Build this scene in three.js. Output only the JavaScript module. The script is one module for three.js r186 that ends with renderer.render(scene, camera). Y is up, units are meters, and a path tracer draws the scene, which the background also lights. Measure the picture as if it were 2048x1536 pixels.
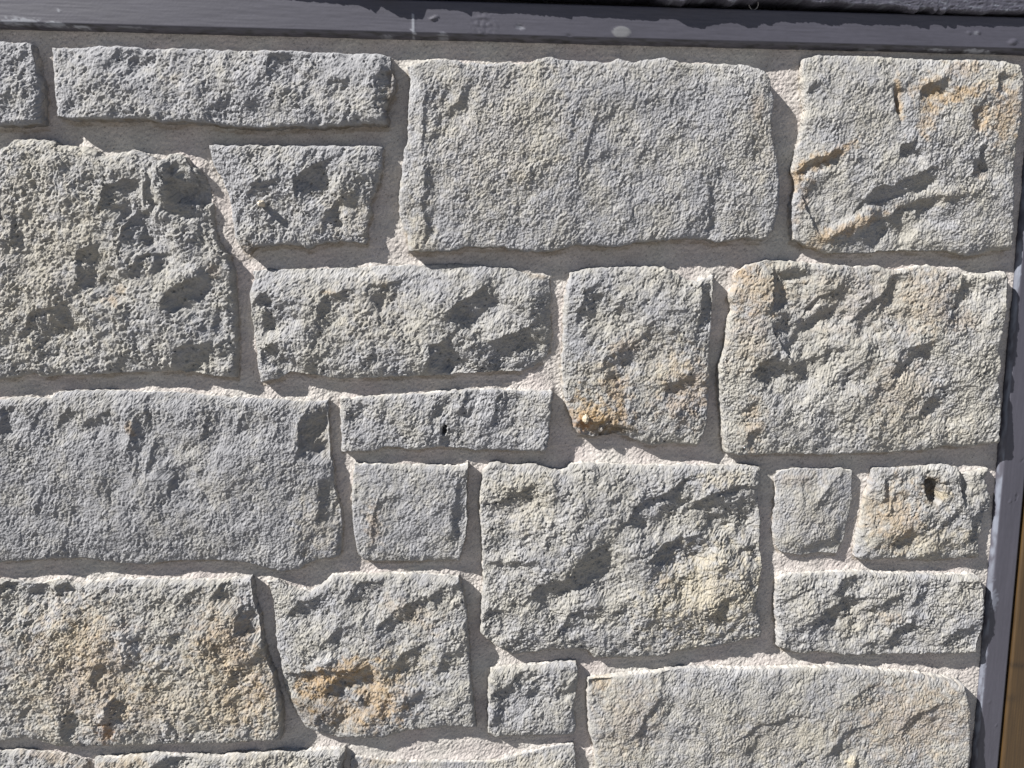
import * as THREE from 'three';
import { mergeGeometries } from 'three/addons/utils/BufferGeometryUtils.js';

// ------------------------------------------------------------------ camera, sky, sun, exposure
const scene = new THREE.Scene();
const W = 2048, H = 1536, FOCAL = 1540, PITCH = 9.0 * Math.PI / 180, YAW = 3.3 * Math.PI / 180, DIST = 0.847;
const camera = new THREE.PerspectiveCamera(2 * Math.atan(H / 2 / FOCAL) * 180 / Math.PI, W / H, 0.05, 400);
const aim = new THREE.Vector3(Math.sin(YAW) * Math.cos(PITCH), -Math.sin(PITCH), -Math.cos(YAW) * Math.cos(PITCH));
camera.position.copy(aim).multiplyScalar(-DIST);
camera.lookAt(0, 0, 0);
camera.updateMatrixWorld(true);
const renderer = new THREE.WebGLRenderer({ antialias: true });
renderer.toneMapping = THREE.LinearToneMapping;
renderer.toneMappingExposure = 2.28;
renderer.shadowMap.enabled = true;
const SUN = new THREE.Vector3(-0.695, 0.65, 0.305).normalize();
const sun = new THREE.DirectionalLight(new THREE.Color(1.0, 0.978, 0.955), 5);
sun.position.copy(SUN).multiplyScalar(6);
sun.castShadow = true;
sun.shadow.mapSize.set(4096, 4096);
Object.assign(sun.shadow.camera, { left: -1.6, right: 1.6, top: 1.6, bottom: -1.6, near: 0.5, far: 14 });
scene.add(sun, sun.target);
{ // clear sky: blue overhead, paler towards the horizon
  const w = 256, h = 128, d = new Float32Array(w * h * 4);
  for (let j = 0; j < h; j++) {
    const up = Math.sin(((j + 0.5) / h - 0.5) * Math.PI), t = Math.pow(Math.max(0, up), 0.5), k = up < 0 ? 0.55 : 1;
    for (let i = 0; i < w; i++) {
      const o = (j * w + i) * 4;
      d[o] = k * (0.62 - 0.46 * t); d[o + 1] = k * (0.72 - 0.42 * t); d[o + 2] = k * (0.90 - 0.28 * t); d[o + 3] = 1;
    }
  }
  const sky = new THREE.DataTexture(d, w, h, THREE.RGBAFormat, THREE.FloatType);
  sky.mapping = THREE.EquirectangularReflectionMapping; sky.magFilter = THREE.LinearFilter; sky.minFilter = THREE.LinearFilter; sky.needsUpdate = true;
  scene.background = sky; scene.environment = sky;
  scene.backgroundIntensity = scene.environmentIntensity = 0.19;
}

// ------------------------------------------------------------------ helpers
const { floor, abs, min, max, exp, sqrt, sin, cos, hypot, PI } = Math;
const mix = (a, b, t) => a + (b - a) * t;
const step = (a, b, x) => { const t = min(1, max(0, (x - a) / (b - a))); return t * t * (3 - 2 * t); };
function random(seed) { let s = seed >>> 0; return () => { s = (s + 0x6D2B79F5) >>> 0; let t = Math.imul(s ^ (s >>> 15), 1 | s); t = (t + Math.imul(t ^ (t >>> 7), 61 | t)) ^ t; return ((t ^ (t >>> 14)) >>> 0) / 4294967296; }; }
const PERM = new Uint8Array(1024);
{ const r = random(7), p = [...Array(256).keys()]; for (let i = 255; i > 0; i--) { const j = floor(r() * (i + 1)); [p[i], p[j]] = [p[j], p[i]]; } for (let i = 0; i < 1024; i++) PERM[i] = p[i & 255]; }
const GX = new Float64Array(256), GY = new Float64Array(256), RA = new Float64Array(256), RB = new Float64Array(256), RC = new Float64Array(256);
{ const r = random(11); for (let i = 0; i < 256; i++) { const a = r() * 2 * PI; GX[i] = cos(a); GY[i] = sin(a); RA[i] = r(); RB[i] = r(); RC[i] = r(); } }
function noise(x, y) {                                   // gradient noise, about -1 .. 1
  const xi = floor(x), yi = floor(y), fx = x - xi, fy = y - yi;
  const u = fx * fx * fx * (fx * (fx * 6 - 15) + 10), v = fy * fy * fy * (fy * (fy * 6 - 15) + 10);
  const X = xi & 255, Y = yi & 255, A = PERM[X] + Y, B = PERM[X + 1] + Y;
  const a = PERM[A], b = PERM[B], c = PERM[A + 1], e = PERM[B + 1];
  const p = GX[a] * fx + GY[a] * fy, q = GX[b] * (fx - 1) + GY[b] * fy, s = GX[c] * fx + GY[c] * (fy - 1), t = GX[e] * (fx - 1) + GY[e] * (fy - 1);
  return 1.5 * (p + u * (q - p) + v * (s + u * (t - s) - p - u * (q - p)));
}
function fbm(x, y, n, gain = 0.5) { let a = 1, s = 0; for (let i = 0; i < n; i++) { s += a * noise(x, y); x = x * 2.03 + 17.3; y = y * 2.03 + 5.7; a *= gain; } return s; }
const cell = { f1: 0, f2: 0, id: 0, dx: 0, dy: 0 };
function worley(x, y) {
  const xi = floor(x), yi = floor(y); let f1 = 9, f2 = 9;
  for (let j = -1; j < 2; j++) for (let i = -1; i < 2; i++) {
    const id = PERM[PERM[(xi + i) & 255] + ((yi + j) & 255)], dx = xi + i + RA[id] - x, dy = yi + j + RB[id] - y, d = dx * dx + dy * dy;
    if (d < f1) { f2 = f1; f1 = d; cell.id = id; cell.dx = dx; cell.dy = dy; } else if (d < f2) f2 = d;
  }
  cell.f1 = sqrt(f1); cell.f2 = sqrt(f2);
}
// the place on the wall (in mm) that is seen at a point of the photograph, for a surface z mm in front of the mortar
const ray = new THREE.Vector3();
function at(px, py, z = 0) {
  ray.set((px - W / 2) / FOCAL, (H / 2 - py) / FOCAL, -1).transformDirection(camera.matrixWorld);
  const k = (z / 1000 - camera.position.z) / ray.z;
  return [(camera.position.x + ray.x * k) * 1000, (camera.position.y + ray.y * k) * 1000];
}
const used = new Map();
const numbered = (n) => { const k = used.get(n) ?? 0; used.set(n, k + 1); return k ? n + '_' + String(k).padStart(3, '0') : n; };
function meshOf(name, geometry, material, parent) {
  const m = new THREE.Mesh(geometry, material); m.name = numbered(name); m.castShadow = m.receiveShadow = true; parent.add(m); return m;
}
function thing(name, label, category, group) {
  const o = new THREE.Group(); o.name = numbered(name); o.userData = { label, category }; if (group) o.userData.group = group; scene.add(o); return o;
}
function geometry(pos, col, idx, uv) {                  // pos in mm
  const g = new THREE.BufferGeometry();
  for (let i = 0; i < pos.length; i++) pos[i] *= 0.001;
  g.setAttribute('position', new THREE.BufferAttribute(pos, 3));
  if (col) g.setAttribute('color', new THREE.BufferAttribute(col, 3));
  if (!uv) { uv = new Float32Array(pos.length / 3 * 2); for (let i = 0, k = 0; i < pos.length; i += 3) { uv[k++] = (pos[i] + pos[i + 2]) * 4; uv[k++] = (pos[i + 1] + pos[i + 2]) * 4; } }
  g.setAttribute('uv', new THREE.BufferAttribute(uv, 2));
  g.setIndex(new THREE.BufferAttribute(idx, 1)); g.computeVertexNormals(); return g;
}
function texture(n, paint, srgb, rx = 1, ry = 1) {       // tiling DataTexture, paint(u, v) -> grey or [r, g, b]
  const d = new Uint8Array(n * n * 4);
  for (let j = 0; j < n; j++) for (let i = 0; i < n; i++) { const c = paint(i / n, j / n), o = (j * n + i) * 4; for (let k = 0; k < 3; k++) d[o + k] = max(0, min(255, 255 * (c.length ? c[k] : c))); d[o + 3] = 255; }
  const t = new THREE.DataTexture(d, n, n); t.wrapS = t.wrapT = THREE.RepeatWrapping; t.magFilter = THREE.LinearFilter; t.minFilter = THREE.LinearMipmapLinearFilter; t.generateMipmaps = true;
  if (srgb) t.colorSpace = THREE.SRGBColorSpace; t.repeat.set(rx, ry); t.needsUpdate = true; return t;
}
const tiled = (u, v, f, n = 3) => { // seamless fbm on the 256-periodic lattice
  let s = 0, a = 0.5; for (let i = 0; i < n; i++) { const X = u * f, Y = v * f; const wx = u, wy = v; s += a * (noise(X, Y) * (1 - wx) * (1 - wy) + noise(X - f, Y) * wx * (1 - wy) + noise(X, Y - f) * (1 - wx) * wy + noise(X - f, Y - f) * wx * wy); f *= 2; a *= 0.6; } return s;
};

// ------------------------------------------------------------------ materials
const grain = texture(512, (u, v) => 0.5 + 0.5 * tiled(u, v, 100, 2));          // one tile is 25 cm
const speck = random(5);
const mottle = texture(512, (u, v) => 0.9 + 0.1 * tiled(u, v, 40, 3) + (speck() - 0.5) * 0.10, true);
const sand = texture(512, (u, v) => { const s = speck(), k = 0.9 + (s - 0.5) * 0.16 + 0.06 * tiled(u, v, 60, 2) - (s < 0.012 ? 0.3 : 0); return k; }, true);
const stoneMaterial = new THREE.MeshStandardMaterial({ vertexColors: true, roughness: 0.95, map: mottle, bumpMap: grain, bumpScale: 0.0032 });
const mortarMaterial = new THREE.MeshStandardMaterial({ vertexColors: true, roughness: 1, map: sand, bumpMap: grain, bumpScale: 0.0016 });
const brushed = texture(512, (u, v) => 0.5 + 0.4 * tiled(u * 1, v, 64, 2));
const paintMaterial = new THREE.MeshStandardMaterial({ vertexColors: true, roughness: 0.55, bumpMap: grain, bumpScale: 0.00012 });
const timberMaterial = new THREE.MeshStandardMaterial({ vertexColors: true, roughness: 0.5, bumpMap: grain, bumpScale: 0.00012 });

// ------------------------------------------------------------------ the stones of the wall, read from the photograph
// top, right, bottom, left: outline going clockwise from the top left corner, each side starting at its corner
// z: how far the four edges stand proud of the mortar (mm), face: how far the middle does
// ledges: [drop mm, reach px, points...] a broken edge, falling away on the right hand going along it
// bumps: [x, y, rx, ry, degrees, mm]; stains: [x, y, rx, ry, degrees, strength, colour]
const FINE = { mac: 1.7, fac: 0.6, chip: 0.45, lump: 0.12, fine: 1.0, lean: 68, long: 2.3 };
const MID = { mac: 2.3, fac: 0.9, chip: 0.7, lump: 0.45, fine: 1.05, lean: 62, long: 1.6 };
const COARSE = { mac: 2.6, fac: 1.0, chip: 0.8, lump: 0.95, fine: 1.05, lean: 45, long: 1.2 };
const STONES = [
  { name: 'A', style: MID, tint: [0.345, 0.345, 0.35], warm: 0.0, z: [9, 11, 13, 12], face: 18,
    top: [-130, 80, 0, 83, 56, 86], right: [60, 90, 64, 109, 73, 147, 82, 171, 82, 205], bottom: [82, 248, 40, 251, 0, 250], left: [-130, 248, -128, 170] },
  { name: 'B', style: MID, tint: [0.345, 0.345, 0.35], warm: 0.1, z: [6, 14, 16, 9], face: 20,
    top: [106, 97, 171, 96, 205, 92, 273, 94, 290, 99, 359, 97, 410, 99, 478, 102, 564, 101, 680, 107, 765, 108], right: [782, 112, 782, 137, 791, 161, 786, 184, 774, 205, 770, 219, 777, 236], bottom: [774, 249, 731, 246, 680, 251, 649, 253, 547, 253, 513, 256, 455, 251, 410, 246, 359, 241, 325, 244, 290, 236, 239, 237, 137, 236], left: [118, 234, 111, 198, 109, 171, 108, 137],
    ledges: [[4, 22, 215, 130, 235, 102, 285, 108], [3.5, 20, 255, 150, 262, 118, 300, 112], [5, 30, 540, 150, 548, 112, 575, 108], [5, 26, 757, 240, 752, 190, 764, 130], [3, 14, 655, 190, 665, 165, 690, 160]], stains: [[782, 200, 14, 50, 0, 0.7, 'b'], [345, 155, 14, 10, 0, 0.4, 'y']] },
  { name: 'C', style: COARSE, tint: [0.36, 0.35, 0.315], warm: 0.55, z: [9, 2, 9, 12], face: 21,
    top: [-130, 322, 0, 301, 17, 290, 31, 279, 61, 279, 109, 281, 118, 290, 178, 294, 191, 301, 212, 313, 232, 313, 246, 304, 267, 301, 287, 304, 301, 314, 321, 321, 334, 318, 338, 309, 355, 308, 369, 314, 382, 333], right: [404, 342, 420, 369, 428, 410, 430, 450, 440, 485, 462, 512, 472, 548, 475, 600, 479, 668, 479, 716], bottom: [473, 755, 444, 753, 403, 747, 359, 741, 308, 743, 239, 745, 205, 748, 147, 750, 85, 753, 68, 745, 34, 753, 0, 759], left: [-130, 762, -126, 560],
    ledges: [[9, 75, 196, 430, 212, 374, 240, 362, 292, 358], [8, 70, 284, 420, 296, 368, 310, 335], [7, 60, 334, 400, 342, 335, 352, 318], [6, 60, 385, 400, 396, 360], [8, 60, 322, 625, 330, 588, 372, 560, 428, 548], [6, 34, 268, 560, 282, 520, 330, 515], [6, 40, 160, 580, 168, 510, 205, 495], [6, 36, 52, 668, 75, 630, 135, 612], [6, 30, 350, 735, 362, 704, 410, 692], [5, 24, 26, 485, 36, 440, 60, 425], [6, 40, 240, 480, 262, 440, 300, 420]],
    bumps: [[322, 358, 13, 48, 0, 6], [60, 320, 60, 40, 0, 4]], stains: [[80, 520, 120, 160, 0, 0.35, 'y'], [225, 600, 14, 10, 0, 0.7, 'o'], [245, 580, 10, 10, 0, 0.5, 'o'], [425, 540, 12, 16, 0, 0.4, 'o'], [320, 370, 10, 40, 0, 0.5, 'g']] },
  { name: 'D', style: MID, tint: [0.35, 0.345, 0.335], warm: 0.2, z: [10, 8, 12, 11], face: 18,
    top: [420, 291, 513, 291, 581, 292, 649, 291, 700, 292, 750, 293], right: [765, 296, 764, 318, 762, 342, 752, 379, 740, 400, 743, 427, 734, 455], bottom: [733, 487, 680, 482, 632, 489, 615, 499, 605, 490, 547, 489, 513, 496, 496, 506], left: [481, 498, 472, 475, 465, 437, 461, 403, 448, 362, 427, 331, 422, 311],
    ledges: [[8, 34, 598, 392, 600, 356, 620, 338, 648, 335], [5, 26, 655, 440, 668, 405, 700, 392], [4, 30, 500, 400, 512, 372, 560, 360]], stains: [[700, 440, 50, 40, 0, 0.4, 'y'], [500, 497, 40, 10, -12, 0.8, 'b']] },
  { name: 'E', style: FINE, tint: [0.355, 0.345, 0.33], warm: 0.3, z: [9, 14, 14, 9], face: 19,
    top: [815, 133, 858, 121, 882, 118, 912, 120, 926, 126, 960, 126, 974, 129, 1005, 125, 1056, 128, 1073, 118, 1090, 114, 1141, 120, 1210, 126, 1240, 118, 1268, 126, 1295, 118, 1329, 116, 1363, 126, 1416, 128, 1495, 130], right: [1529, 140, 1538, 154, 1548, 202, 1543, 239, 1546, 290, 1555, 325, 1560, 376, 1555, 434, 1545, 461], bottom: [1528, 480, 1495, 477, 1464, 480, 1430, 485, 1410, 478, 1346, 478, 1278, 485, 1227, 494, 1152, 489, 1107, 502, 1073, 504, 1022, 499, 1008, 494, 933, 494, 899, 502, 844, 503], left: [818, 502, 815, 472, 800, 438, 798, 393, 801, 369, 808, 308, 815, 273, 818, 205, 820, 161],
    ledges: [[4.5, 18, 888, 235, 905, 212, 921, 200, 925, 160], [5, 24, 849, 500, 850, 440, 849, 360, 853, 285], [3, 14, 1414, 490, 1418, 410, 1422, 345], [4, 40, 838, 320, 846, 250, 850, 150], [2.5, 70, 1150, 360, 1190, 250, 1210, 160]],
    stains: [[826, 170, 12, 60, 0, 0.7, 'w'], [860, 230, 26, 14, 40, 0.6, 'w'], [840, 290, 14, 20, 0, 0.5, 'w'], [1515, 215, 14, 26, 0, 0.4, 'o'], [1530, 300, 18, 60, 0, 0.3, 'y'], [1000, 260, 140, 120, 30, 0.25, 'y'], [1035, 355, 16, 20, 0, 0.35, 'y'], [1480, 150, 60, 24, 0, 0.4, 'w'], [1240, 360, 10, 8, 0, 0.8, 'w'], [840, 480, 24, 60, 0, 0.4, 'y']] },
  { name: 'F', style: FINE, tint: [0.375, 0.355, 0.32], warm: 0.5, z: [6, 13, 10, 10], face: 20,
    top: [1608, 118, 1635, 111, 1724, 113, 1878, 120, 1963, 120, 2015, 123], right: [2042, 128, 2047, 154, 2045, 239, 2036, 270, 2032, 294, 2028, 342, 2028, 410, 2026, 470], bottom: [2018, 500, 1980, 502, 1936, 514, 1915, 508, 1895, 502, 1792, 501, 1724, 506, 1656, 506, 1625, 497], left: [1588, 480, 1584, 440, 1584, 410, 1594, 369, 1587, 342, 1591, 314, 1604, 273, 1613, 212, 1608, 171, 1606, 137],
    ledges: [[7, 12, 1594, 345, 1618, 322, 1655, 308, 1695, 296], [8, 50, 1690, 445, 1712, 424, 1748, 376, 1786, 369, 1826, 350, 1862, 332, 1905, 345], [5, 60, 1645, 482, 1700, 458, 1760, 436, 1850, 398, 1950, 382], [6, 50, 1652, 480, 1640, 460, 1628, 446, 1612, 410, 1595, 370], [8, 24, 1836, 200, 1845, 180, 1866, 162, 1910, 152], [4, 12, 1786, 230, 1790, 200, 1798, 172], [7, 14, 1962, 352, 1958, 320, 1954, 294], [9, 22, 1796, 320, 1800, 288, 1842, 280], [5, 30, 1938, 360, 1944, 320, 1960, 312], [4, 20, 1615, 190, 1620, 170, 1650, 158], [5, 20, 1995, 190, 2003, 150, 2015, 136]],
    bumps: [[1700, 452, 60, 14, 24, 2.5], [1800, 404, 70, 14, 20, 2], [1900, 386, 60, 12, 8, 1.5], [1800, 205, 5, 34, 10, -4], [1960, 235, 16, 24, 0, -4]],
    stains: [[1645, 318, 60, 12, 24, 1.0, 'o'], [1600, 355, 12, 22, 0, 0.9, 'o'], [1612, 400, 8, 40, -20, 0.6, 'o'], [1700, 455, 70, 14, 24, 0.8, 'o'], [1640, 480, 18, 18, 0, 0.5, 'o'], [1900, 392, 60, 14, 10, 0.35, 'y'], [1800, 200, 7, 36, 8, 1.0, 'o'], [1922, 188, 60, 14, 12, 1.0, 'o'], [1862, 172, 30, 20, 0, 0.8, 'o'], [1858, 235, 14, 40, -15, 0.8, 'o'], [1930, 135, 40, 16, 0, 0.6, 'o'], [2010, 230, 30, 50, 0, 0.8, 'o'], [1960, 240, 14, 22, 0, 0.8, 'o'], [1990, 150, 30, 20, 0, 0.5, 'y'], [1750, 310, 12, 40, -10, 0.7, 'w'], [1870, 130, 60, 12, 0, 0.5, 'w'], [1815, 255, 20, 12, 0, 0.5, 'w'], [1960, 345, 14, 10, 0, 0.4, 'o']] },
  { name: 'G', style: COARSE, tint: [0.365, 0.35, 0.31], warm: 0.5, z: [4, 3, 10, 9], face: 18, bevel: [13, 9, 5, 5],
    top: [509, 542, 547, 538, 581, 539, 714, 535, 783, 531, 834, 531, 885, 528, 953, 530, 988, 536, 1022, 536, 1049, 545, 1075, 550], right: [1099, 556, 1102, 583, 1100, 617, 1104, 658, 1100, 699, 1087, 719, 1066, 735], bottom: [1039, 743, 988, 743, 919, 748, 851, 752, 783, 753, 714, 757, 680, 757, 649, 753, 605, 747, 581, 744, 553, 758], left: [523, 764, 516, 736, 514, 702, 509, 658, 502, 617, 499, 583, 508, 559],
    ledges: [[8, 34, 507, 655, 510, 606, 530, 590], [8, 48, 522, 738, 524, 700, 562, 684], [8, 60, 888, 655, 905, 612, 950, 588, 985, 560], [7, 50, 856, 745, 862, 690, 905, 672], [7, 48, 965, 695, 1015, 672, 1085, 645], [5, 30, 640, 640, 655, 600, 700, 588], [5, 30, 735, 600, 750, 575, 800, 568]],
    stains: [[660, 585, 10, 6, 0, 0.8, 'o'], [760, 565, 10, 8, 0, 0.5, 'o'], [720, 545, 180, 12, 2, 0.6, 'w'], [735, 620, 60, 60, 0, 0.3, 'y'], [1080, 550, 20, 8, 0, 0.5, 'o']] },
  { name: 'H', style: MID, tint: [0.36, 0.35, 0.325], warm: 0.45, z: [6, 11, 9, 10], face: 19,
    top: [1141, 548, 1165, 538, 1193, 536, 1227, 535, 1295, 533, 1329, 535, 1350, 545, 1379, 562, 1396, 562], right: [1428, 550, 1425, 600, 1423, 634, 1420, 685, 1418, 719, 1420, 753, 1416, 805, 1415, 839, 1408, 868], bottom: [1394, 890, 1348, 888, 1310, 890, 1284, 886, 1255, 872, 1230, 868, 1186, 873], left: [1157, 867, 1148, 853, 1140, 825, 1133, 812, 1128, 771, 1124, 726, 1128, 685, 1128, 617, 1133, 576],
    ledges: [[9, 20, 1166, 862, 1180, 846, 1215, 850, 1262, 866], [5, 40, 1160, 640, 1172, 590, 1200, 575], [4, 30, 1250, 720, 1275, 680, 1310, 660], [6, 30, 1398, 640, 1402, 600, 1404, 566], [4, 30, 1200, 740, 1215, 715, 1250, 705], [4, 30, 1330, 800, 1345, 770, 1380, 760]],
    stains: [[1180, 828, 40, 26, -40, 1.0, 'o'], [1165, 850, 20, 16, 0, 1.0, 'r'], [1228, 838, 36, 22, 0, 0.8, 'o'], [1230, 775, 26, 40, 10, 0.7, 'o'], [1200, 745, 40, 30, 0, 0.5, 'y'], [1370, 780, 50, 60, 0, 0.5, 'o'], [1320, 720, 50, 50, 0, 0.4, 'y'], [1220, 866, 46, 12, 10, 0.9, 'b'], [1145, 690, 16, 50, 0, 0.5, 'g'], [1250, 690, 30, 16, 0, 0.4, 'o']] },
  { name: 'I', style: MID, tint: [0.375, 0.355, 0.32], warm: 0.7, z: [7, 16, 12, 8], face: 20,
    top: [1473, 545, 1495, 531, 1536, 521, 1587, 523, 1656, 530, 1707, 533, 1758, 533, 1792, 543, 1820, 536, 1854, 531, 1881, 538, 1912, 542, 1929, 550, 1980, 547], right: [2014, 542, 2016, 565, 2014, 617, 2004, 668, 1997, 702, 2004, 726, 1996, 760, 2002, 798, 2002, 839, 1998, 866], bottom: [1992, 886, 1956, 890, 1922, 895, 1888, 890, 1861, 900, 1792, 904, 1724, 906, 1656, 909, 1553, 907, 1478, 911], left: [1450, 903, 1445, 873, 1444, 839, 1439, 788, 1437, 736, 1451, 692, 1457, 644, 1466, 617, 1459, 593, 1470, 569],
    ledges: [[10, 46, 1541, 625, 1548, 580, 1558, 528], [9, 50, 1570, 745, 1583, 728, 1565, 690, 1547, 668, 1542, 628], [9, 50, 1500, 760, 1520, 730, 1562, 698], [6, 40, 1600, 640, 1640, 600, 1690, 570], [5, 50, 1690, 660, 1730, 620, 1790, 560], [7, 26, 1795, 752, 1812, 706, 1862, 690], [6, 26, 1895, 650, 1914, 600, 1932, 556], [5, 20, 1780, 590, 1790, 560, 1820, 548], [5, 24, 1590, 740, 1620, 720, 1680, 700], [5, 26, 1850, 820, 1875, 780, 1920, 770], [4, 30, 1700, 760, 1720, 730, 1750, 720], [6, 14, 1495, 890, 1500, 868, 1515, 862]],
    bumps: [[1500, 620, 40, 80, 0, 2]], stains: [[1510, 580, 60, 40, 0, 0.7, 'o'], [1500, 680, 40, 60, 0, 0.35, 'o'], [1860, 600, 50, 60, 0, 0.45, 'o'], [1800, 780, 60, 60, 0, 0.35, 'o'], [1505, 850, 20, 44, 0, 0.6, 'o'], [1930, 640, 30, 20, 0, 0.4, 'o'], [1640, 840, 60, 60, 30, 0.4, 'w'], [1980, 600, 24, 40, 0, 0.35, 'w'], [1720, 600, 120, 60, 0, 0.25, 'o'], [1490, 545, 20, 14, 0, 0.8, 'o'], [1820, 850, 100, 40, 0, 0.3, 'y'], [1905, 700, 12, 12, 0, 0.8, 'w']] },
  { name: 'J', style: FINE, tint: [0.33, 0.322, 0.32], warm: 0.1, z: [7, 6, 10, 12], face: 18,
    top: [-130, 802, 0, 800, 34, 794, 99, 798, 116, 784, 171, 781, 239, 782, 342, 784, 410, 791, 513, 798, 615, 803], right: [656, 801, 656, 839, 658, 873, 660, 907, 665, 924, 670, 976, 680, 1011, 685, 1045, 683, 1085], bottom: [679, 1114, 632, 1120, 595, 1137, 564, 1143, 523, 1134, 496, 1126, 444, 1120, 359, 1120, 290, 1129, 239, 1126, 171, 1117, 120, 1117, 65, 1120, 0, 1124], left: [-130, 1126, -126, 960],
    ledges: [[3.5, 30, 160, 862, 178, 836, 236, 820], [3, 28, 110, 870, 118, 832, 140, 812], [4, 40, 258, 925, 262, 870, 280, 815], [4, 50, 292, 960, 300, 915, 310, 860], [3, 50, 400, 900, 408, 850, 430, 815], [9, 62, 590, 925, 600, 855, 610, 806], [3, 44, 545, 900, 552, 850, 560, 812], [3.5, 50, 335, 1010, 340, 960, 360, 935], [2.5, 46, 60, 880, 68, 830, 95, 805], [6, 20, 2, 880, -4, 840, 0, 805], [2.5, 44, 470, 880, 478, 835, 500, 806], [4, 30, 630, 1060, 636, 1000, 640, 950], [2.5, 46, 70, 1050, 78, 1000, 90, 960]],
    stains: [[258, 858, 8, 12, 0, 0.8, 'o'], [640, 1060, 40, 60, 0, 0.4, 'y'], [625, 870, 30, 40, 0, 0.4, 'y'], [420, 1060, 26, 30, 0, 0.4, 'w'], [530, 1110, 50, 26, 0, 0.4, 'w'], [240, 800, 60, 16, 0, 0.4, 'w'], [450, 800, 60, 16, 0, 0.4, 'w']] },
  { name: 'K', style: MID, tint: [0.35, 0.345, 0.335], warm: 0.25, z: [9, 12, 11, 7], face: 17,
    top: [680, 798, 748, 794, 834, 789, 919, 781, 981, 779, 1056, 782], right: [1106, 784, 1104, 822, 1100, 849, 1097, 873], bottom: [1092, 903, 1039, 902, 988, 899, 953, 900, 885, 892, 844, 897, 824, 900, 793, 894, 772, 894, 748, 902, 687, 903], left: [684, 902, 683, 856, 680, 822],
    ledges: [[4, 26, 868, 830, 876, 800, 900, 795], [4, 16, 917, 822, 930, 798, 936, 786], [4, 34, 980, 850, 990, 815, 1000, 790], [5, 20, 880, 895, 884, 878, 890, 872], [3, 30, 690, 850, 700, 820, 720, 806]],
    bumps: [[950, 808, 24, 12, 0, 1.5]], holes: [[889, 861, 4, 10, -8, 12]], stains: [[876, 868, 10, 8, 0, 0.7, 'w'], [960, 810, 14, 12, 0, 0.6, 'w'], [1060, 892, 22, 8, 0, 0.6, 'w'], [850, 893, 30, 8, 0, 0.5, 'w']] },
  { name: 'L', style: FINE, tint: [0.35, 0.345, 0.335], warm: 0.3, z: [9, 12, 8, 9], face: 17,
    top: [709, 929, 742, 929, 820, 931, 919, 933], right: [937, 929, 934, 959, 933, 1011, 934, 1062, 926, 1092], bottom: [918, 1120, 892, 1120, 817, 1122, 748, 1122, 728, 1119], left: [716, 1108, 706, 1050, 704, 990],
    ledges: [[3, 30, 745, 1080, 750, 1040, 755, 1000], [4, 20, 900, 1080, 908, 1030, 915, 960]], stains: [[745, 1050, 16, 40, 0, 0.55, 'o'], [790, 1060, 14, 40, 0, 0.4, 'g'], [740, 1108, 14, 10, 0, 0.5, 'w']] },
  { name: 'M', style: COARSE, tint: [0.37, 0.355, 0.31], warm: 0.55, z: [8, 8, 9, 9], face: 20,
    top: [966, 940, 980, 928, 998, 924, 1022, 933, 1066, 928, 1104, 940, 1124, 941, 1141, 929, 1176, 926, 1261, 931, 1380, 931, 1416, 931, 1492, 931], right: [1520, 936, 1522, 958, 1514, 993, 1521, 1035, 1519, 1096, 1525, 1131, 1519, 1165, 1511, 1206, 1521, 1233], bottom: [1521, 1273, 1485, 1281, 1416, 1295, 1348, 1302, 1329, 1312, 1261, 1315, 1190, 1315, 1175, 1298, 1100, 1298, 1056, 1305], left: [1024, 1309, 990, 1288, 970, 1274, 961, 1263, 963, 1243, 964, 1202, 967, 1165, 965, 1114, 964, 1062, 960, 1028, 960, 993],
    ledges: [[7, 70, 1120, 1170, 1165, 1110, 1235, 1075], [9, 100, 1225, 1070, 1270, 1015, 1330, 985, 1400, 940], [8, 100, 1370, 1040, 1420, 985, 1535, 965], [7, 80, 1280, 1140, 1330, 1090, 1420, 1065], [6, 14, 978, 1125, 1020, 1122, 1070, 1120], [6, 34, 1062, 1200, 1085, 1172, 1150, 1158], [5, 40, 985, 1010, 1030, 985, 1070, 975], [5, 30, 1120, 1270, 1150, 1230, 1200, 1220], [5, 20, 970, 1230, 990, 1222, 1015, 1220], [6, 26, 1420, 1240, 1440, 1205, 1480, 1190]],
    bumps: [[1450, 1190, 80, 80, 40, 6], [1330, 1210, 90, 50, 30, 2], [1120, 1050, 130, 100, 40, 3.5]], stains: [[1050, 1010, 60, 60, 0, 0.3, 'y'], [1410, 1190, 110, 90, 30, 0.75, 'y'], [1440, 960, 50, 16, 0, 0.6, 'y'], [1110, 1050, 40, 30, 0, 0.4, 'w'], [1330, 1165, 14, 12, 0, 0.5, 'o'], [1000, 1090, 40, 20, 0, 0.35, 'g']] },
  { name: 'N', style: FINE, tint: [0.375, 0.36, 0.33], warm: 0.4, z: [5, 6, 6, 5], face: 19, bevel: [10, 12, 9, 9],
    top: [1549, 955, 1560, 942, 1587, 936, 1656, 938, 1685, 936], right: [1704, 943, 1704, 1000, 1692, 1052, 1686, 1079], bottom: [1672, 1108, 1649, 1105, 1600, 1109, 1570, 1107], left: [1557, 1100, 1549, 1075, 1548, 1028, 1552, 982],
    ledges: [[5, 20, 1640, 1000, 1670, 965, 1690, 950], [4, 20, 1610, 1090, 1640, 1085, 1680, 1060], [3, 20, 1570, 980, 1590, 965, 1640, 960]], stains: [[1600, 960, 40, 16, 0, 0.3, 'o'], [1650, 1103, 30, 6, 0, 0.8, 'w'], [1620, 1040, 60, 60, 0, 0.25, 'y']] },
  { name: 'O', style: MID, tint: [0.37, 0.35, 0.31], warm: 0.6, z: [6, 6, 8, 6], face: 19,
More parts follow.
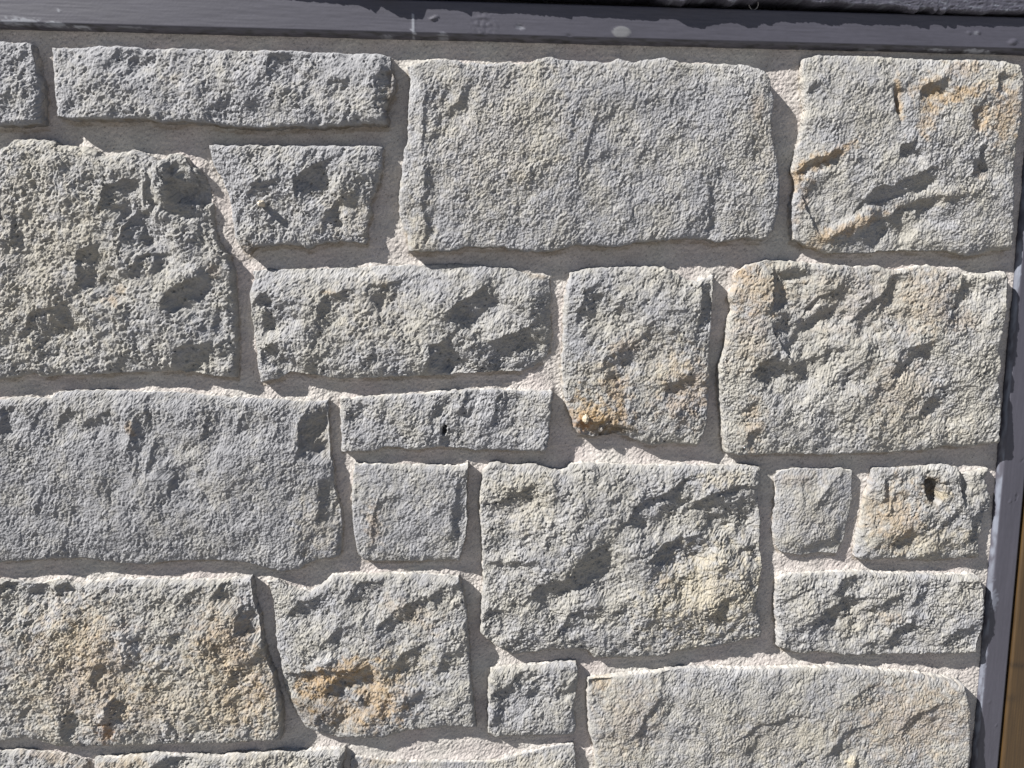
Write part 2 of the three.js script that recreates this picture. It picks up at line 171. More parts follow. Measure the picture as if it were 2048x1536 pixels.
    top: [1746, 937, 1809, 935, 1860, 930, 1885, 928, 1912, 933, 1925, 948, 1950, 942], right: [1977, 936, 1968, 957, 1973, 973, 1980, 995, 1978, 1014, 1966, 1030, 1962, 1061, 1957, 1082], bottom: [1958, 1112, 1861, 1120, 1792, 1117, 1724, 1120], left: [1708, 1113, 1712, 1079, 1720, 1045, 1729, 1005, 1738, 970],
    ledges: [[9, 16, 1928, 1018, 1922, 985, 1914, 942], [5, 20, 1836, 960, 1850, 945, 1895, 940], [5, 26, 1775, 1040, 1785, 1000, 1800, 975], [5, 24, 1780, 1095, 1810, 1060, 1830, 1045], [5, 20, 1935, 1085, 1940, 1060, 1950, 1045], [5, 20, 1765, 1015, 1770, 985, 1775, 950], [5, 18, 1880, 1045, 1900, 1035, 1912, 1015]],
    bumps: [[1890, 950, 36, 14, 0, 3]], holes: [[1868, 984, 15, 26, 22, 15]], stains: [[1870, 985, 20, 30, 20, 1.0, 'b'], [1895, 1002, 10, 24, 15, 0.9, 'y'], [1890, 1015, 20, 18, 0, 0.8, 'w'], [1790, 1030, 40, 60, 0, 0.8, 'o'], [1850, 1080, 80, 30, 0, 0.6, 'y'], [1815, 1060, 24, 24, 0, 0.5, 'o'], [1740, 1020, 14, 50, 10, 0.35, 'o'], [1885, 935, 50, 8, 0, 0.6, 'w']] },
  { name: 'P', style: COARSE, tint: [0.365, 0.355, 0.32], warm: 0.5, z: [8, 14, 10, 8], face: 18,
    top: [1556, 1158, 1574, 1149, 1638, 1146, 1724, 1143, 1775, 1148, 1861, 1151, 1940, 1149], right: [1959, 1155, 1967, 1182, 1968, 1216, 1963, 1257, 1957, 1284], bottom: [1945, 1305, 1895, 1308, 1844, 1307, 1775, 1308, 1690, 1310, 1638, 1302, 1600, 1307, 1572, 1300], left: [1554, 1290, 1555, 1264, 1550, 1216, 1552, 1182],
    ledges: [[7, 44, 1640, 1260, 1665, 1225, 1690, 1208, 1740, 1205], [6, 30, 1780, 1290, 1800, 1260, 1830, 1245], [7, 26, 1890, 1290, 1910, 1268, 1950, 1250], [5, 30, 1670, 1190, 1690, 1165, 1720, 1160], [4, 30, 1830, 1210, 1850, 1180, 1870, 1170], [5, 24, 1740, 1230, 1770, 1205, 1800, 1195]], stains: [[1780, 1240, 20, 12, 0, 0.6, 'o'], [1720, 1240, 60, 30, 0, 0.3, 'y'], [1560, 1280, 12, 20, 0, 0.5, 'w']] },
  { name: 'Q', style: COARSE, tint: [0.37, 0.35, 0.31], warm: 0.6, z: [7, 12, 10, 10], face: 19,
    top: [-130, 1160, 0, 1161, 85, 1168, 116, 1158, 154, 1170, 205, 1161, 273, 1160, 359, 1160, 444, 1161], right: [501, 1160, 506, 1202, 516, 1233, 523, 1284, 533, 1319, 550, 1363, 560, 1404, 564, 1448], bottom: [563, 1478, 478, 1484, 342, 1489, 239, 1491, 144, 1493, 113, 1491, 85, 1483, 51, 1472, 20, 1480], left: [-130, 1488, -126, 1320],
    ledges: [[9, 34, -20, 1195, 20, 1172, 100, 1176], [6, 26, 104, 1200, 110, 1180, 130, 1172], [5, 26, 40, 1290, 48, 1256, 70, 1245], [5, 20, 210, 1440, 216, 1412, 236, 1402], [5, 26, 360, 1230, 376, 1190, 420, 1180], [5, 26, 290, 1380, 305, 1345, 330, 1335], [5, 20, 455, 1370, 465, 1345, 490, 1340], [6, 34, 430, 1200, 445, 1175, 490, 1170], [5, 24, 330, 1300, 345, 1275, 370, 1265], [5, 26, 180, 1370, 190, 1340, 210, 1330], [5, 30, 470, 1260, 480, 1220, 495, 1205], [5, 20, 120, 1470, 124, 1440, 140, 1430]],
    bumps: [[248, 1290, 16, 30, 0, 3], [222, 1420, 16, 20, 0, 3], [328, 1450, 9, 26, 0, 2]], stains: [[248, 1292, 18, 32, 0, 0.9, 'w'], [210, 1430, 10, 14, 30, 0.6, 'w'], [330, 1455, 10, 30, 0, 0.6, 'w'], [440, 1290, 60, 60, 20, 0.55, 'o'], [470, 1420, 60, 50, 0, 0.6, 'o'], [180, 1300, 40, 80, 0, 0.4, 'o'], [300, 1420, 100, 50, 0, 0.35, 'o'], [210, 1470, 14, 20, 0, 0.8, 'r'], [120, 1280, 60, 60, 0, 0.5, 'y'], [400, 1380, 140, 80, 0, 0.5, 'y'], [480, 1330, 60, 120, 20, 0.5, 'o'], [160, 1350, 120, 120, 0, 0.5, 'o'], [525, 1380, 14, 30, 20, 0.7, 'o'], [60, 1400, 60, 50, 0, 0.3, 'y']] },
  { name: 'R', style: MID, tint: [0.365, 0.35, 0.32], warm: 0.5, z: [7, 11, 8, 6], face: 19,
    top: [534, 1166, 554, 1160, 574, 1173, 598, 1180, 622, 1184, 643, 1172, 666, 1151, 714, 1149, 817, 1148, 885, 1151], right: [918, 1157, 926, 1189, 935, 1233, 938, 1284, 941, 1353, 947, 1404, 950, 1440], bottom: [952, 1452, 902, 1453, 817, 1460, 765, 1475, 677, 1475, 640, 1464], left: [613, 1453, 595, 1428, 578, 1397, 569, 1370, 564, 1336, 555, 1295, 550, 1233, 547, 1196],
    ledges: [[7, 40, 582, 1384, 586, 1356, 640, 1346, 690, 1350], [9, 46, 640, 1410, 660, 1372, 700, 1345, 750, 1322], [5, 30, 580, 1240, 600, 1210, 640, 1196], [5, 30, 700, 1200, 720, 1175, 760, 1165], [5, 34, 760, 1260, 790, 1225, 850, 1200], [5, 30, 790, 1340, 810, 1310, 850, 1290], [5, 24, 880, 1340, 895, 1310, 925, 1295], [5, 26, 860, 1200, 880, 1180, 915, 1170], [5, 24, 800, 1430, 820, 1400, 850, 1385], [4, 26, 650, 1290, 680, 1260, 720, 1250]],
    bumps: [[652, 1321, 17, 10, 15, 3], [700, 1392, 34, 9, -38, 4]], stains: [[640, 1375, 50, 34, 20, 1.0, 'o'], [700, 1340, 50, 24, 10, 0.9, 'o'], [760, 1390, 50, 60, 0, 0.85, 'o'], [620, 1420, 40, 30, 0, 0.7, 'b'], [700, 1430, 60, 34, 0, 0.6, 'o'], [805, 1375, 24, 24, 0, 0.5, 'w'], [828, 1392, 10, 10, 0, 0.7, 'w'], [800, 1330, 70, 40, 0, 0.5, 'y'], [650, 1322, 18, 12, 15, 1.0, 'w'], [700, 1396, 44, 14, -38, 1.0, 'g'], [820, 1230, 60, 20, -30, 0.3, 'o'], [900, 1300, 30, 20, 30, 0.4, 'w']] },
  { name: 'S', style: MID, tint: [0.36, 0.35, 0.325], warm: 0.4, z: [7, 8, 8, 9], face: 17,
    top: [983, 1340, 1022, 1334, 1059, 1332, 1107, 1327, 1135, 1325], right: [1154, 1326, 1157, 1353, 1152, 1387, 1148, 1421, 1153, 1450], bottom: [1148, 1469, 1090, 1471, 1022, 1472, 990, 1473], left: [977, 1467, 976, 1445, 977, 1404, 977, 1370],
    ledges: [[5, 40, 985, 1412, 1000, 1382, 1055, 1348], [5, 24, 1060, 1400, 1070, 1370, 1100, 1350], [5, 20, 980, 1465, 990, 1430, 1010, 1420], [4, 24, 1110, 1420, 1120, 1390, 1140, 1375]] },
  { name: 'T', style: FINE, tint: [0.37, 0.355, 0.325], warm: 0.55, z: [8, 18, 12, 9], face: 20,
    top: [1177, 1358, 1213, 1356, 1278, 1349, 1329, 1343, 1380, 1335, 1416, 1337, 1485, 1339, 1587, 1337, 1690, 1336, 1724, 1339, 1782, 1343, 1844, 1349, 1890, 1358], right: [1930, 1372, 1941, 1421, 1941, 1472, 1938, 1536, 1930, 1600], bottom: [1925, 1670, 1600, 1672, 1400, 1668], left: [1205, 1670, 1196, 1580, 1189, 1496, 1179, 1459, 1176, 1411, 1176, 1380],
    ledges: [[6, 16, 1180, 1372, 1192, 1356, 1222, 1356], [5, 24, 1320, 1360, 1335, 1342, 1370, 1336], [4, 90, 1440, 1500, 1520, 1450, 1640, 1430], [4, 70, 1250, 1500, 1300, 1430, 1330, 1380], [4, 60, 1640, 1530, 1690, 1470, 1770, 1440], [4, 50, 1780, 1480, 1830, 1430, 1900, 1400], [3, 60, 1660, 1430, 1720, 1390, 1780, 1365]],
    bumps: [[1705, 1526, 10, 16, 0, 4]], stains: [[1205, 1375, 20, 16, 0, 0.7, 'o'], [1260, 1440, 60, 80, 0, 0.35, 'o'], [1830, 1440, 120, 80, 0, 0.55, 'o'], [1560, 1480, 140, 60, 0, 0.35, 'y'], [1460, 1350, 70, 14, 0, 0.6, 'w'], [1500, 1400, 60, 40, 0, 0.3, 'g'], [1230, 1510, 40, 40, 0, 0.35, 'y'], [1706, 1526, 12, 18, 0, 0.8, 'y']] },
  { name: 'U', style: COARSE, tint: [0.37, 0.35, 0.31], warm: 0.6, z: [9, 8, 9, 9], face: 18,
    top: [190, 1519, 239, 1516, 308, 1510, 393, 1514, 440, 1516, 478, 1509, 520, 1508, 564, 1503, 600, 1505, 649, 1500], right: [690, 1503, 682, 1540, 684, 1600], bottom: [690, 1700, 500, 1704, 350, 1700], left: [190, 1700, 188, 1600],
    ledges: [[5, 30, 300, 1540, 330, 1520, 370, 1516]], stains: [[250, 1530, 50, 10, 0, 0.6, 'o'], [520, 1530, 80, 20, 0, 0.4, 'y']] },
  { name: 'X', style: COARSE, tint: [0.36, 0.345, 0.32], warm: 0.4, z: [6, 5, 9, 9], face: 17,
    top: [-130, 1500, 0, 1503, 51, 1500, 113, 1508, 150, 1518], right: [174, 1526, 172, 1600], bottom: [170, 1700, 0, 1702], left: [-130, 1700, -128, 1600], stains: [[110, 1520, 60, 14, -8, 0.6, 'o']] },
  { name: 'V', style: MID, tint: [0.37, 0.35, 0.32], warm: 0.5, z: [5, 8, 9, 6], face: 17, bevel: [9, 5, 5, 7],
    top: [701, 1519, 714, 1514, 760, 1520, 817, 1524, 885, 1524, 985, 1524, 1020, 1515, 1056, 1505, 1107, 1492, 1135, 1489], right: [1149, 1490, 1153, 1536, 1154, 1600], bottom: [1154, 1690, 950, 1694, 800, 1690], left: [702, 1690, 704, 1600],
    ledges: [[5, 20, 1010, 1536, 1040, 1515, 1075, 1506]], stains: [[760, 1530, 60, 10, 0, 0.5, 'o'], [1060, 1530, 60, 20, 0, 0.4, 'y']] },
];
const STAIN = { o: [0.36, 0.225, 0.085], r: [0.30, 0.145, 0.04], y: [0.40, 0.345, 0.24], b: [0.13, 0.095, 0.055], w: [0.42, 0.415, 0.41], g: [0.24, 0.245, 0.255] };

const pairs = (list, z) => { const out = []; for (let i = 0; i < list.length; i += 2) out.push(at(list[i], list[i + 1], z)); return out; };
function resample(pts, n) {                              // n + 1 points evenly along a polyline
  const len = [0]; for (let i = 1; i < pts.length; i++) len.push(len[i - 1] + hypot(pts[i][0] - pts[i - 1][0], pts[i][1] - pts[i - 1][1]));
  const out = []; let k = 0; const total = len.at(-1);
  for (let i = 0; i <= n; i++) { const s = total * i / n; while (k < pts.length - 2 && len[k + 1] < s) k++; const t = min(1, (s - len[k]) / max(1e-6, len[k + 1] - len[k])); out.push([mix(pts[k][0], pts[k + 1][0], t), mix(pts[k][1], pts[k + 1][1], t)]); }
  return out;
}
const lengthOf = (pts) => { let s = 0; for (let i = 1; i < pts.length; i++) s += hypot(pts[i][0] - pts[i - 1][0], pts[i][1] - pts[i - 1][1]); return s; };
const OUTLINES = [];

// rock face relief in mm, for a point of the wall in mm
const terrace = (q, w) => { const f = floor(q); return f + step(0, w, q - f); };
function relief(x, y, st, seed) {
  x += seed * 137.7; y += seed * 71.3;
  const wx = x + 2.4 * noise(x / 13, y / 13 + 40) + 0.8 * noise(x / 4.3, y / 4.3 + 9), wy = y + 2.4 * noise(x / 13 + 60, y / 13) + 0.8 * noise(x / 4.3 + 31, y / 4.3);
  const lean = noise(x / 36 + 3, y / 36), kx = wx - 4 * lean, ky = wy + 4 * lean;          // broken forms overhang one way
  let h = st.mac * (0.8 * noise(x / 70, y / 70) + 0.7 * noise(kx / 36 + 3, ky / 36) + 0.3 * noise(kx / 15, ky / 15 + 8));
  const ca = cos(st.lean * PI / 180), sa = sin(st.lean * PI / 180), al = (wx * ca + wy * sa) / st.long, ac = wy * ca - wx * sa;   // the tooling leans this way
  h += st.fac * 1.2 * (terrace(1.5 * noise(wx / 26 + 11, wy / 26) + 0.5 * noise(wx / 9, wy / 9), 0.35));      // broken sheets
  h += st.chip * 0.6 * (terrace(1.4 * noise(al / 9 + 2, ac / 9 + 7) + 0.5 * noise(wx / 3.6, wy / 3.6), 0.4));
  const patch = 0.8 + 0.75 * noise(x / 24 + 8, y / 24) + 0.3 * noise(x / 9, y / 9 + 3), rough = min(1.3, max(0.28, patch));
  if (st.lump > 0.1) {
    const k = st.lump * min(1.1, max(0.1, patch));
    worley(wx / 4.6 + 13, wy / 4.6); h += k * 0.75 * (0.75 - cell.f1 * 1.3);
    worley(wx / 2.9, wy / 2.9 + 21); h += k * 0.75 * (0.6 - cell.f1 * 1.2);
  }
  if (st.lump > 0.3) { worley(x / 11 + 41, y / 11 + 17); if (RC[cell.id] > 0.55) h -= 2.2 * (1 - step(0.05, 0.11, cell.f1)); }   // pores
  const n1 = noise(al / 8, ac / 8), n2 = noise(al / 4.2 + 7, ac / 4.2), n3 = noise(al / 2.4, ac / 2.4 + 3), n4 = noise(wx / 1.75, wy / 1.75);
  return h + st.fine * rough * (0.30 * n1 + 0.36 * (n2 - 0.6 * abs(n2)) + 0.62 * (n3 - 0.5 * abs(n3)) + 0.6 * n4 + 0.7 * (RB[PERM[(floor(x * 1.3) & 255) + PERM[floor(y * 1.3) & 255]]] - 0.5));
}
function ledgeDrop(l, x, y) {
  if (x < l.x0 || x > l.x1 || y < l.y0 || y > l.y1) return 0;
  let best = 1e9, s = 0, along = 0; const n = l.p.length - 1;
  for (let i = 0; i < l.p.length - 1; i++) {
    const [ax, ay] = l.p[i], [bx, by] = l.p[i + 1], dx = bx - ax, dy = by - ay, L = l.len[i + 1] - l.len[i];
    const t = min(1, max(0, ((x - ax) * dx + (y - ay) * dy) / (L * L))), qx = x - ax - t * dx, qy = y - ay - t * dy, d = hypot(qx, qy);
    l.d[i] = d; l.a[i] = (l.len[i] + t * L) / l.total; if (d < best) { best = d; s = (dy * qx - dx * qy) > 0 ? d : -d; }
  }
  { let w = 0; for (let i = 0; i < n; i++) { const k = exp((best - l.d[i]) / 5); w += k; along += k * l.a[i]; } along /= w; }
  const ends = step(0, 0.3, along) * step(0, 0.3, 1 - along), R = l.reach * (1 + 0.4 * noise(x / 30 + 7, y / 30)), r = s / R;
  return ends * (s > 0 ? -l.drop * ((0.25 + 0.2 * noise(x / 13, y / 13 + 3)) * step(-0.2, 1.8, s) + 0.65 * step(0, 0.75, r)) * (1 - step(0.6, 3.2, r)) : l.drop * 0.25 * (1 - step(0, 1.4, -r)));
}
function makeStone(d, index, parent, name, ds) {
  const st = d.style, seed = index + 1, r = random(900 + index);
  const zm = d.z.reduce((a, b) => a + b) / 4; if (!d.bevel && !d.wall) d.z = d.z.map((v, i) => v > 4 ? max(v, zm - 2) + (i === 1 ? 1.5 : 0) : v);
  const raw = [d.top, d.right, d.bottom, d.left].map((l, i) => d.wall ? l : pairs(l, d.z[i]));
  const cor = raw.map((l, i) => { const k = raw[(i + 3) % 4]; return l[0]; });
  const sides = raw.map((l, i) => [...l, cor[(i + 1) % 4]]);
  const nu = max(4, Math.ceil(max(lengthOf(sides[0]), lengthOf(sides[2])) / ds)), nv = max(4, Math.ceil(max(lengthOf(sides[1]), lengthOf(sides[3])) / ds));
  const jag = (p) => { const k = d.wall ? 2.2 : 1; return [p[0] + k * (1.1 * noise(p[0] / 9 + 5, p[1] / 9) + 0.5 * noise(p[0] / 3.7, p[1] / 3.7 + 8) + 0.2 * noise(p[0] / 1.9 + 2, p[1] / 1.9)), p[1] + k * (1.1 * noise(p[0] / 9, p[1] / 9 + 33) + 0.5 * noise(p[0] / 3.7 + 19, p[1] / 3.7) + 0.2 * noise(p[0] / 1.9, p[1] / 1.9 + 4))]; };
  const T = resample(sides[0], nu).map(jag), R = resample(sides[1], nv).map(jag), B = resample(sides[2], nu).reverse().map(jag), L = resample(sides[3], nv).reverse().map(jag);
  const cols = nu + 1, rows = nv + 1, face = cols * rows, ring = 2 * (nu + nv), SK = ds > 2 ? 2 : 6, n = face + ring * SK;
  const pos = new Float32Array(n * 3), col = new Float32Array(n * 3), idx = new Uint32Array(nu * nv * 6 + ring * SK * 6);
  const ledges = (d.ledges ?? []).map(([drop, reach, ...p]) => {
    if (reach < 28) drop *= 0.7;
    const q = pairs(p, zm + 6), len = [0]; for (let i = 1; i < q.length; i++) len.push(len[i - 1] + hypot(q[i][0] - q[i - 1][0], q[i][1] - q[i - 1][1]));
    if (reach < 45 && !'FOEJ'.includes(d.name)) { const cx = q.reduce((a, v) => a + v[0], 0) / q.length, cy = q.reduce((a, v) => a + v[1], 0) / q.length, e = 1.6; for (const v of q) { v[0] = cx + e * (v[0] - cx); v[1] = cy + e * (v[1] - cy); } for (let i = 1; i < q.length; i++) len[i] = len[i - 1] + hypot(q[i][0] - q[i - 1][0], q[i][1] - q[i - 1][1]); reach *= 1.35; }
    const R0 = reach * 0.5, m = R0 * 4.5 + 4, xs = q.map((v) => v[0]), ys = q.map((v) => v[1]);
    return { d: [], a: [], drop, reach: R0, p: q, len, total: len.at(-1), x0: min(...xs) - m, x1: max(...xs) + m, y0: min(...ys) - m, y1: max(...ys) + m };
  });
  const blob = (list) => (list ?? []).map(([x, y, rx, ry, deg, a, c]) => { const [X, Y] = at(x, y, zm + 6), t = deg * PI / 180; return { X, Y, rx: rx * 0.55, ry: ry * 0.55, c: cos(t), s: sin(t), a: c === 'o' && d.name !== 'H' && d.name !== 'R' ? a * (d.name === 'F' ? 0.7 : 0.6) : c === 'o' ? a * 0.85 : a, col: STAIN[c] }; });
  const bumps = blob(d.bumps), holes = blob(d.holes), stains = blob(d.stains);
  const dist = (b, x, y) => { const dx = x - b.X, dy = y - b.Y, u = (dx * b.c + dy * b.s) / b.rx, v = (dy * b.c - dx * b.s) / b.ry; return u * u + v * v; };
  const bev = d.bevel ?? [1.3, 1.5, 1.5, 1.3];
  const cool = [0.283, 0.281, 0.286], warm = [0.328, 0.312, 0.274];
  function paint(o, x, y, extra) {
    const w = d.warm + 0.55 * fbm(x / 45 + seed * 9, y / 45, 3) + 0.35 * noise(x / 6, y / 6 + seed), k = d.tint[1] / 0.352 + 0.07 * fbm(x / 20 + 4, y / 20 + seed * 3, 3) + 0.05 * noise(x / 2.1, y / 2.1), t = min(1, max(0, w));
    let cr = mix(cool[0], warm[0], t) * k, cg = mix(cool[1], warm[1], t) * k, cb = mix(cool[2], warm[2], t) * k;
    for (const s of stains) {
      const q = dist(s, x, y); if (q > 5) continue;
      const m = min(1, s.a * step(0.15, 0.95, 1.1 - 0.62 * sqrt(q) + 0.55 * fbm(x / 9 + s.X, y / 9, 3) + 0.18 * noise(x / 1.9, y / 1.9))) * (0.72 + 0.28 * noise(x / 4 + 70, y / 4)); if (m <= 0) continue;
      cr = mix(cr, s.col[0], m); cg = mix(cg, s.col[1], m); cb = mix(cb, s.col[2], m);
    }
    if (extra) { const m = extra[3]; cr = mix(cr, extra[0], m); cg = mix(cg, extra[1], m); cb = mix(cb, extra[2], m); }
    col[o] = max(0.02, cr); col[o + 1] = max(0.02, cg); col[o + 2] = max(0.02, cb);
  }
  for (let j = 0; j <= nv; j++) for (let i = 0; i <= nu; i++) {
    const u = i / nu, v = j / nv, o = (j * cols + i) * 3;
    const x = (1 - v) * T[i][0] + v * B[i][0] + (1 - u) * L[j][0] + u * R[j][0] - (1 - u) * (1 - v) * T[0][0] - u * (1 - v) * T[nu][0] - (1 - u) * v * B[0][0] - u * v * B[nu][0];
    const y = (1 - v) * T[i][1] + v * B[i][1] + (1 - u) * L[j][1] + u * R[j][1] - (1 - u) * (1 - v) * T[0][1] - u * (1 - v) * T[nu][1] - (1 - u) * v * B[0][1] - u * v * B[nu][1];
    const hv = hypot(T[i][0] - B[i][0], T[i][1] - B[i][1]), hu = hypot(L[j][0] - R[j][0], L[j][1] - R[j][1]);
    const dT = v * hv, dB = (1 - v) * hv, dL = u * hu, dR = (1 - u) * hu;
    const e0 = exp(-dT / bev[0]), e1 = exp(-dR / bev[1]), e2 = exp(-dB / bev[2]), e3 = exp(-dL / bev[3]);
    const t = (1 - e0) * (1 - e1) * (1 - e2) * (1 - e3), es = e0 + e1 + e2 + e3 + 1e-9;
    const edge = (d.z[0] * e0 + d.z[1] * e1 + d.z[2] * e2 + d.z[3] * e3) / es;
    const dome = 1 - exp(-min(dT, dR, dB, dL) / 30);
    const base = mix(zm + 1.5, mix(zm, d.face, 0.7), dome);
    const lift = (d.z[0] > 4 ? (d.z[0] - zm) * exp(-dT / 30) : 0) + (d.z[1] > 4 ? (d.z[1] - zm) * exp(-dR / 30) : 0) + (d.z[2] > 4 ? (d.z[2] - zm) * exp(-dB / 30) : 0) + (d.z[3] > 4 ? (d.z[3] - zm) * exp(-dL / 30) : 0);
    let add = 0; const jx = x + 3.4 * noise(x / 18, y / 18 + 50) + 1.2 * noise(x / 6, y / 6 + 5) + 0.5 * noise(x / 2.6, y / 2.6), jy = y + 3.4 * noise(x / 18 + 80, y / 18) + 1.2 * noise(x / 6, y / 6 + 30) + 0.5 * noise(x / 2.6 + 9, y / 2.6);
    for (const l of ledges) add += ledgeDrop(l, jx, jy);
    for (const b of bumps) { const q = dist(b, jx, jy); if (q < 6) add += b.a * exp(-q * q); }
    let z = mix(edge, base + lift, t) + relief(x, y, st, seed) * (0.3 + 0.7 * t) + add * (0.25 + 0.75 * t);
    z = max(z, 1.2 + 0.4 * noise(x / 3, y / 3));
    for (const b of holes) { const q = dist(b, x + 0.8 * noise(x / 3, y / 3), y + 0.8 * noise(x / 3 + 5, y / 3)); z -= b.a * (1 - step(0.7, 1.35, q)); }
    pos[o] = x; pos[o + 1] = y; pos[o + 2] = z; paint(o, x, y);
  }
  let k = 0;
  for (let j = 0; j < nv; j++) for (let i = 0; i < nu; i++) { const a = j * cols + i, b = a + 1, c = a + cols, e = c + 1; if ((i + j) & 1) { idx[k++] = a; idx[k++] = c; idx[k++] = b; idx[k++] = b; idx[k++] = c; idx[k++] = e; } else { idx[k++] = a; idx[k++] = c; idx[k++] = e; idx[k++] = a; idx[k++] = e; idx[k++] = b; } }
  const border = []; // clockwise, with the side each point belongs to
  for (let i = 0; i < nu; i++) border.push([i, 0]); for (let j = 0; j < nv; j++) border.push([j * cols + nu, 1]);
  for (let i = nu; i > 0; i--) border.push([nv * cols + i, 2]); for (let j = nv; j > 0; j--) border.push([j * cols, 3]);
  for (let q = 0; q < ring; q++) {
    const [b, s] = border[q], [p0] = border[(q + ring - 3) % ring], [p1] = border[(q + 3) % ring];
    let nx = -(pos[p1 * 3 + 1] - pos[p0 * 3 + 1]), ny = pos[p1 * 3] - pos[p0 * 3]; const nl = hypot(nx, ny) || 1; nx /= nl; ny /= nl;   // outward
    const x = pos[b * 3], y = pos[b * 3 + 1], z = pos[b * 3 + 2];
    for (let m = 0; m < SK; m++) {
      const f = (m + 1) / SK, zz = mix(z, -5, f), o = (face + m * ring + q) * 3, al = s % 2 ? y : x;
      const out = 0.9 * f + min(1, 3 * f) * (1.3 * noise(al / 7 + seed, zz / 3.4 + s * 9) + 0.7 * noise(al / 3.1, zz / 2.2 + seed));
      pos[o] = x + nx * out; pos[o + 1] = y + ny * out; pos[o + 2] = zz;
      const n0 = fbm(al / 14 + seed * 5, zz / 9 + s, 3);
      paint(o, x, y, s === 2 ? [0.19, 0.145, 0.085, min(0.75, max(0, 0.35 + 0.5 * n0))] : s === 0 ? [0.62, 0.585, 0.53, min(0.8, max(0, 0.45 + 0.5 * n0))] : [0.48, 0.43, 0.37, min(0.6, max(0, 0.2 + 0.6 * n0))]);  // top sides lightened: sunlit edge painted in along with mortar film; undersides brown dirt
    }
  }
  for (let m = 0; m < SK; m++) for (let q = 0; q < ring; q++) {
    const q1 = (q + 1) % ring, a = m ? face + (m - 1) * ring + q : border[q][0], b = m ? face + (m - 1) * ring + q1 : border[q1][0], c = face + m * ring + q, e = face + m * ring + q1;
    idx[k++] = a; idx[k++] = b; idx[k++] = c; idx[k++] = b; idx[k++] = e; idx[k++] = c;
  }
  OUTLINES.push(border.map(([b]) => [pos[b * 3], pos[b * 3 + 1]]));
  const heights = d.name === 'D' || d.name === 'H' ? pos.slice() : null;
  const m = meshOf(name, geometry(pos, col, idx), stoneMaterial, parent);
  if (heights) SURFACE[d.name] = { pos: heights, face };
  return m;
}
const SURFACE = {};
function surfaceAt(key, x, y) { const s = SURFACE[key]; let best = 1e9, z = 0; for (let i = 0; i < s.face; i++) { const e = (s.pos[i * 3] - x) ** 2 + (s.pos[i * 3 + 1] - y) ** 2; if (e < best) { best = e; z = s.pos[i * 3 + 2]; } } return z; }

const wall = thing('stone_wall', 'rough coursed wall of grey and ochre stone blocks in sandy mortar between dark painted trim', 'wall');
const STONE_STEP = 1.03;
const made = {};
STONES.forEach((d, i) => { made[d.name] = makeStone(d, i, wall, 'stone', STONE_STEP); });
const note = (k, label) => { made[k].userData = { label }; };
note('F', 'pale block with broken ledges and ochre veins'); note('H', 'upright block with a rust stained hollow at its foot'); note('M', 'large block with a crumbling lower right half');
note('O', 'small block with a dark hole near its top'); note('R', 'block with an ochre stained hollow along its lower left'); note('C', 'large crumbling block with deep pits'); note('E', 'largest block, evenly tooled grey face');
// the wall goes on beyond the picture: coarser stones to the left and down to the ground
{
  const r = random(77), GROUND = -1250, lim = at(-118, 768, 0)[0];
  const rows = [[-1225, -1040], [-1010, -790], [-765, -590]];
  const box = (x0, x1, y0, y1) => {
    const j = () => (r() - 0.5) * 10, c = [[x0 + j(), y1 + j()], [x1 + j(), y1 + j()], [x1 + j(), y0 + j()], [x0 + j(), y0 + j()]];
    const side = (a, b) => [a, [mix(a[0], b[0], 0.35) + j() * 0.6, mix(a[1], b[1], 0.35) + j() * 0.6], [mix(a[0], b[0], 0.7) + j() * 0.6, mix(a[1], b[1], 0.7) + j() * 0.6]];
    const w = r();
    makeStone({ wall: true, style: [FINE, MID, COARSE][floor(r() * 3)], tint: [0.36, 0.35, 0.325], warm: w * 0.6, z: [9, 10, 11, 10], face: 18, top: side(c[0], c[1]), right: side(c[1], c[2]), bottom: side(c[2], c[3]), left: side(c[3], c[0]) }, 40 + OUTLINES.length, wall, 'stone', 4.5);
  };
  const xr = at(1945, 1536, 0)[0] - 40;
  for (const [y0, y1] of rows) { let x = -1150; while (x < xr - 60) { let x1 = min(x + 180 + r() * 230, xr); if (xr - x1 < 120) x1 = xr; box(x, x1 - 24, y0, y1); x = x1; } }
  const lows = []; for (const yy of [[1700, 1500], [1480, 1160], [1124, 800], [755, 318], [248, 82]]) lows.push([at(-130, yy[0], 8)[1], at(-130, yy[1], 8)[1], at(-130, (yy[0] + yy[1]) / 2, 8)[0]]);
  for (const [y0, y1, xe] of lows) { let x = -1150; const x9 = xe - 24; while (x < x9 - 60) { let x1 = min(x + 200 + r() * 200, x9); if (x9 - x1 < 110) x1 = x9; box(x, x1 - (x1 === x9 ? 0 : 24), y0, y1); x = x1; } }
}

const TOPZ = 12, SIDEZ = 7;
// the level board above the wall
const tl = at(0, 52, TOPZ), tr = at(2048, 105, TOPZ), tilt = (tr[1] - tl[1]) / (tr[0] - tl[0]), topY = (x) => tl[1] + tilt * (x - tl[0]);
const th = at(1700, 24, TOPZ)[1] - topY(at(1700, 24, TOPZ)[0]);      // its height

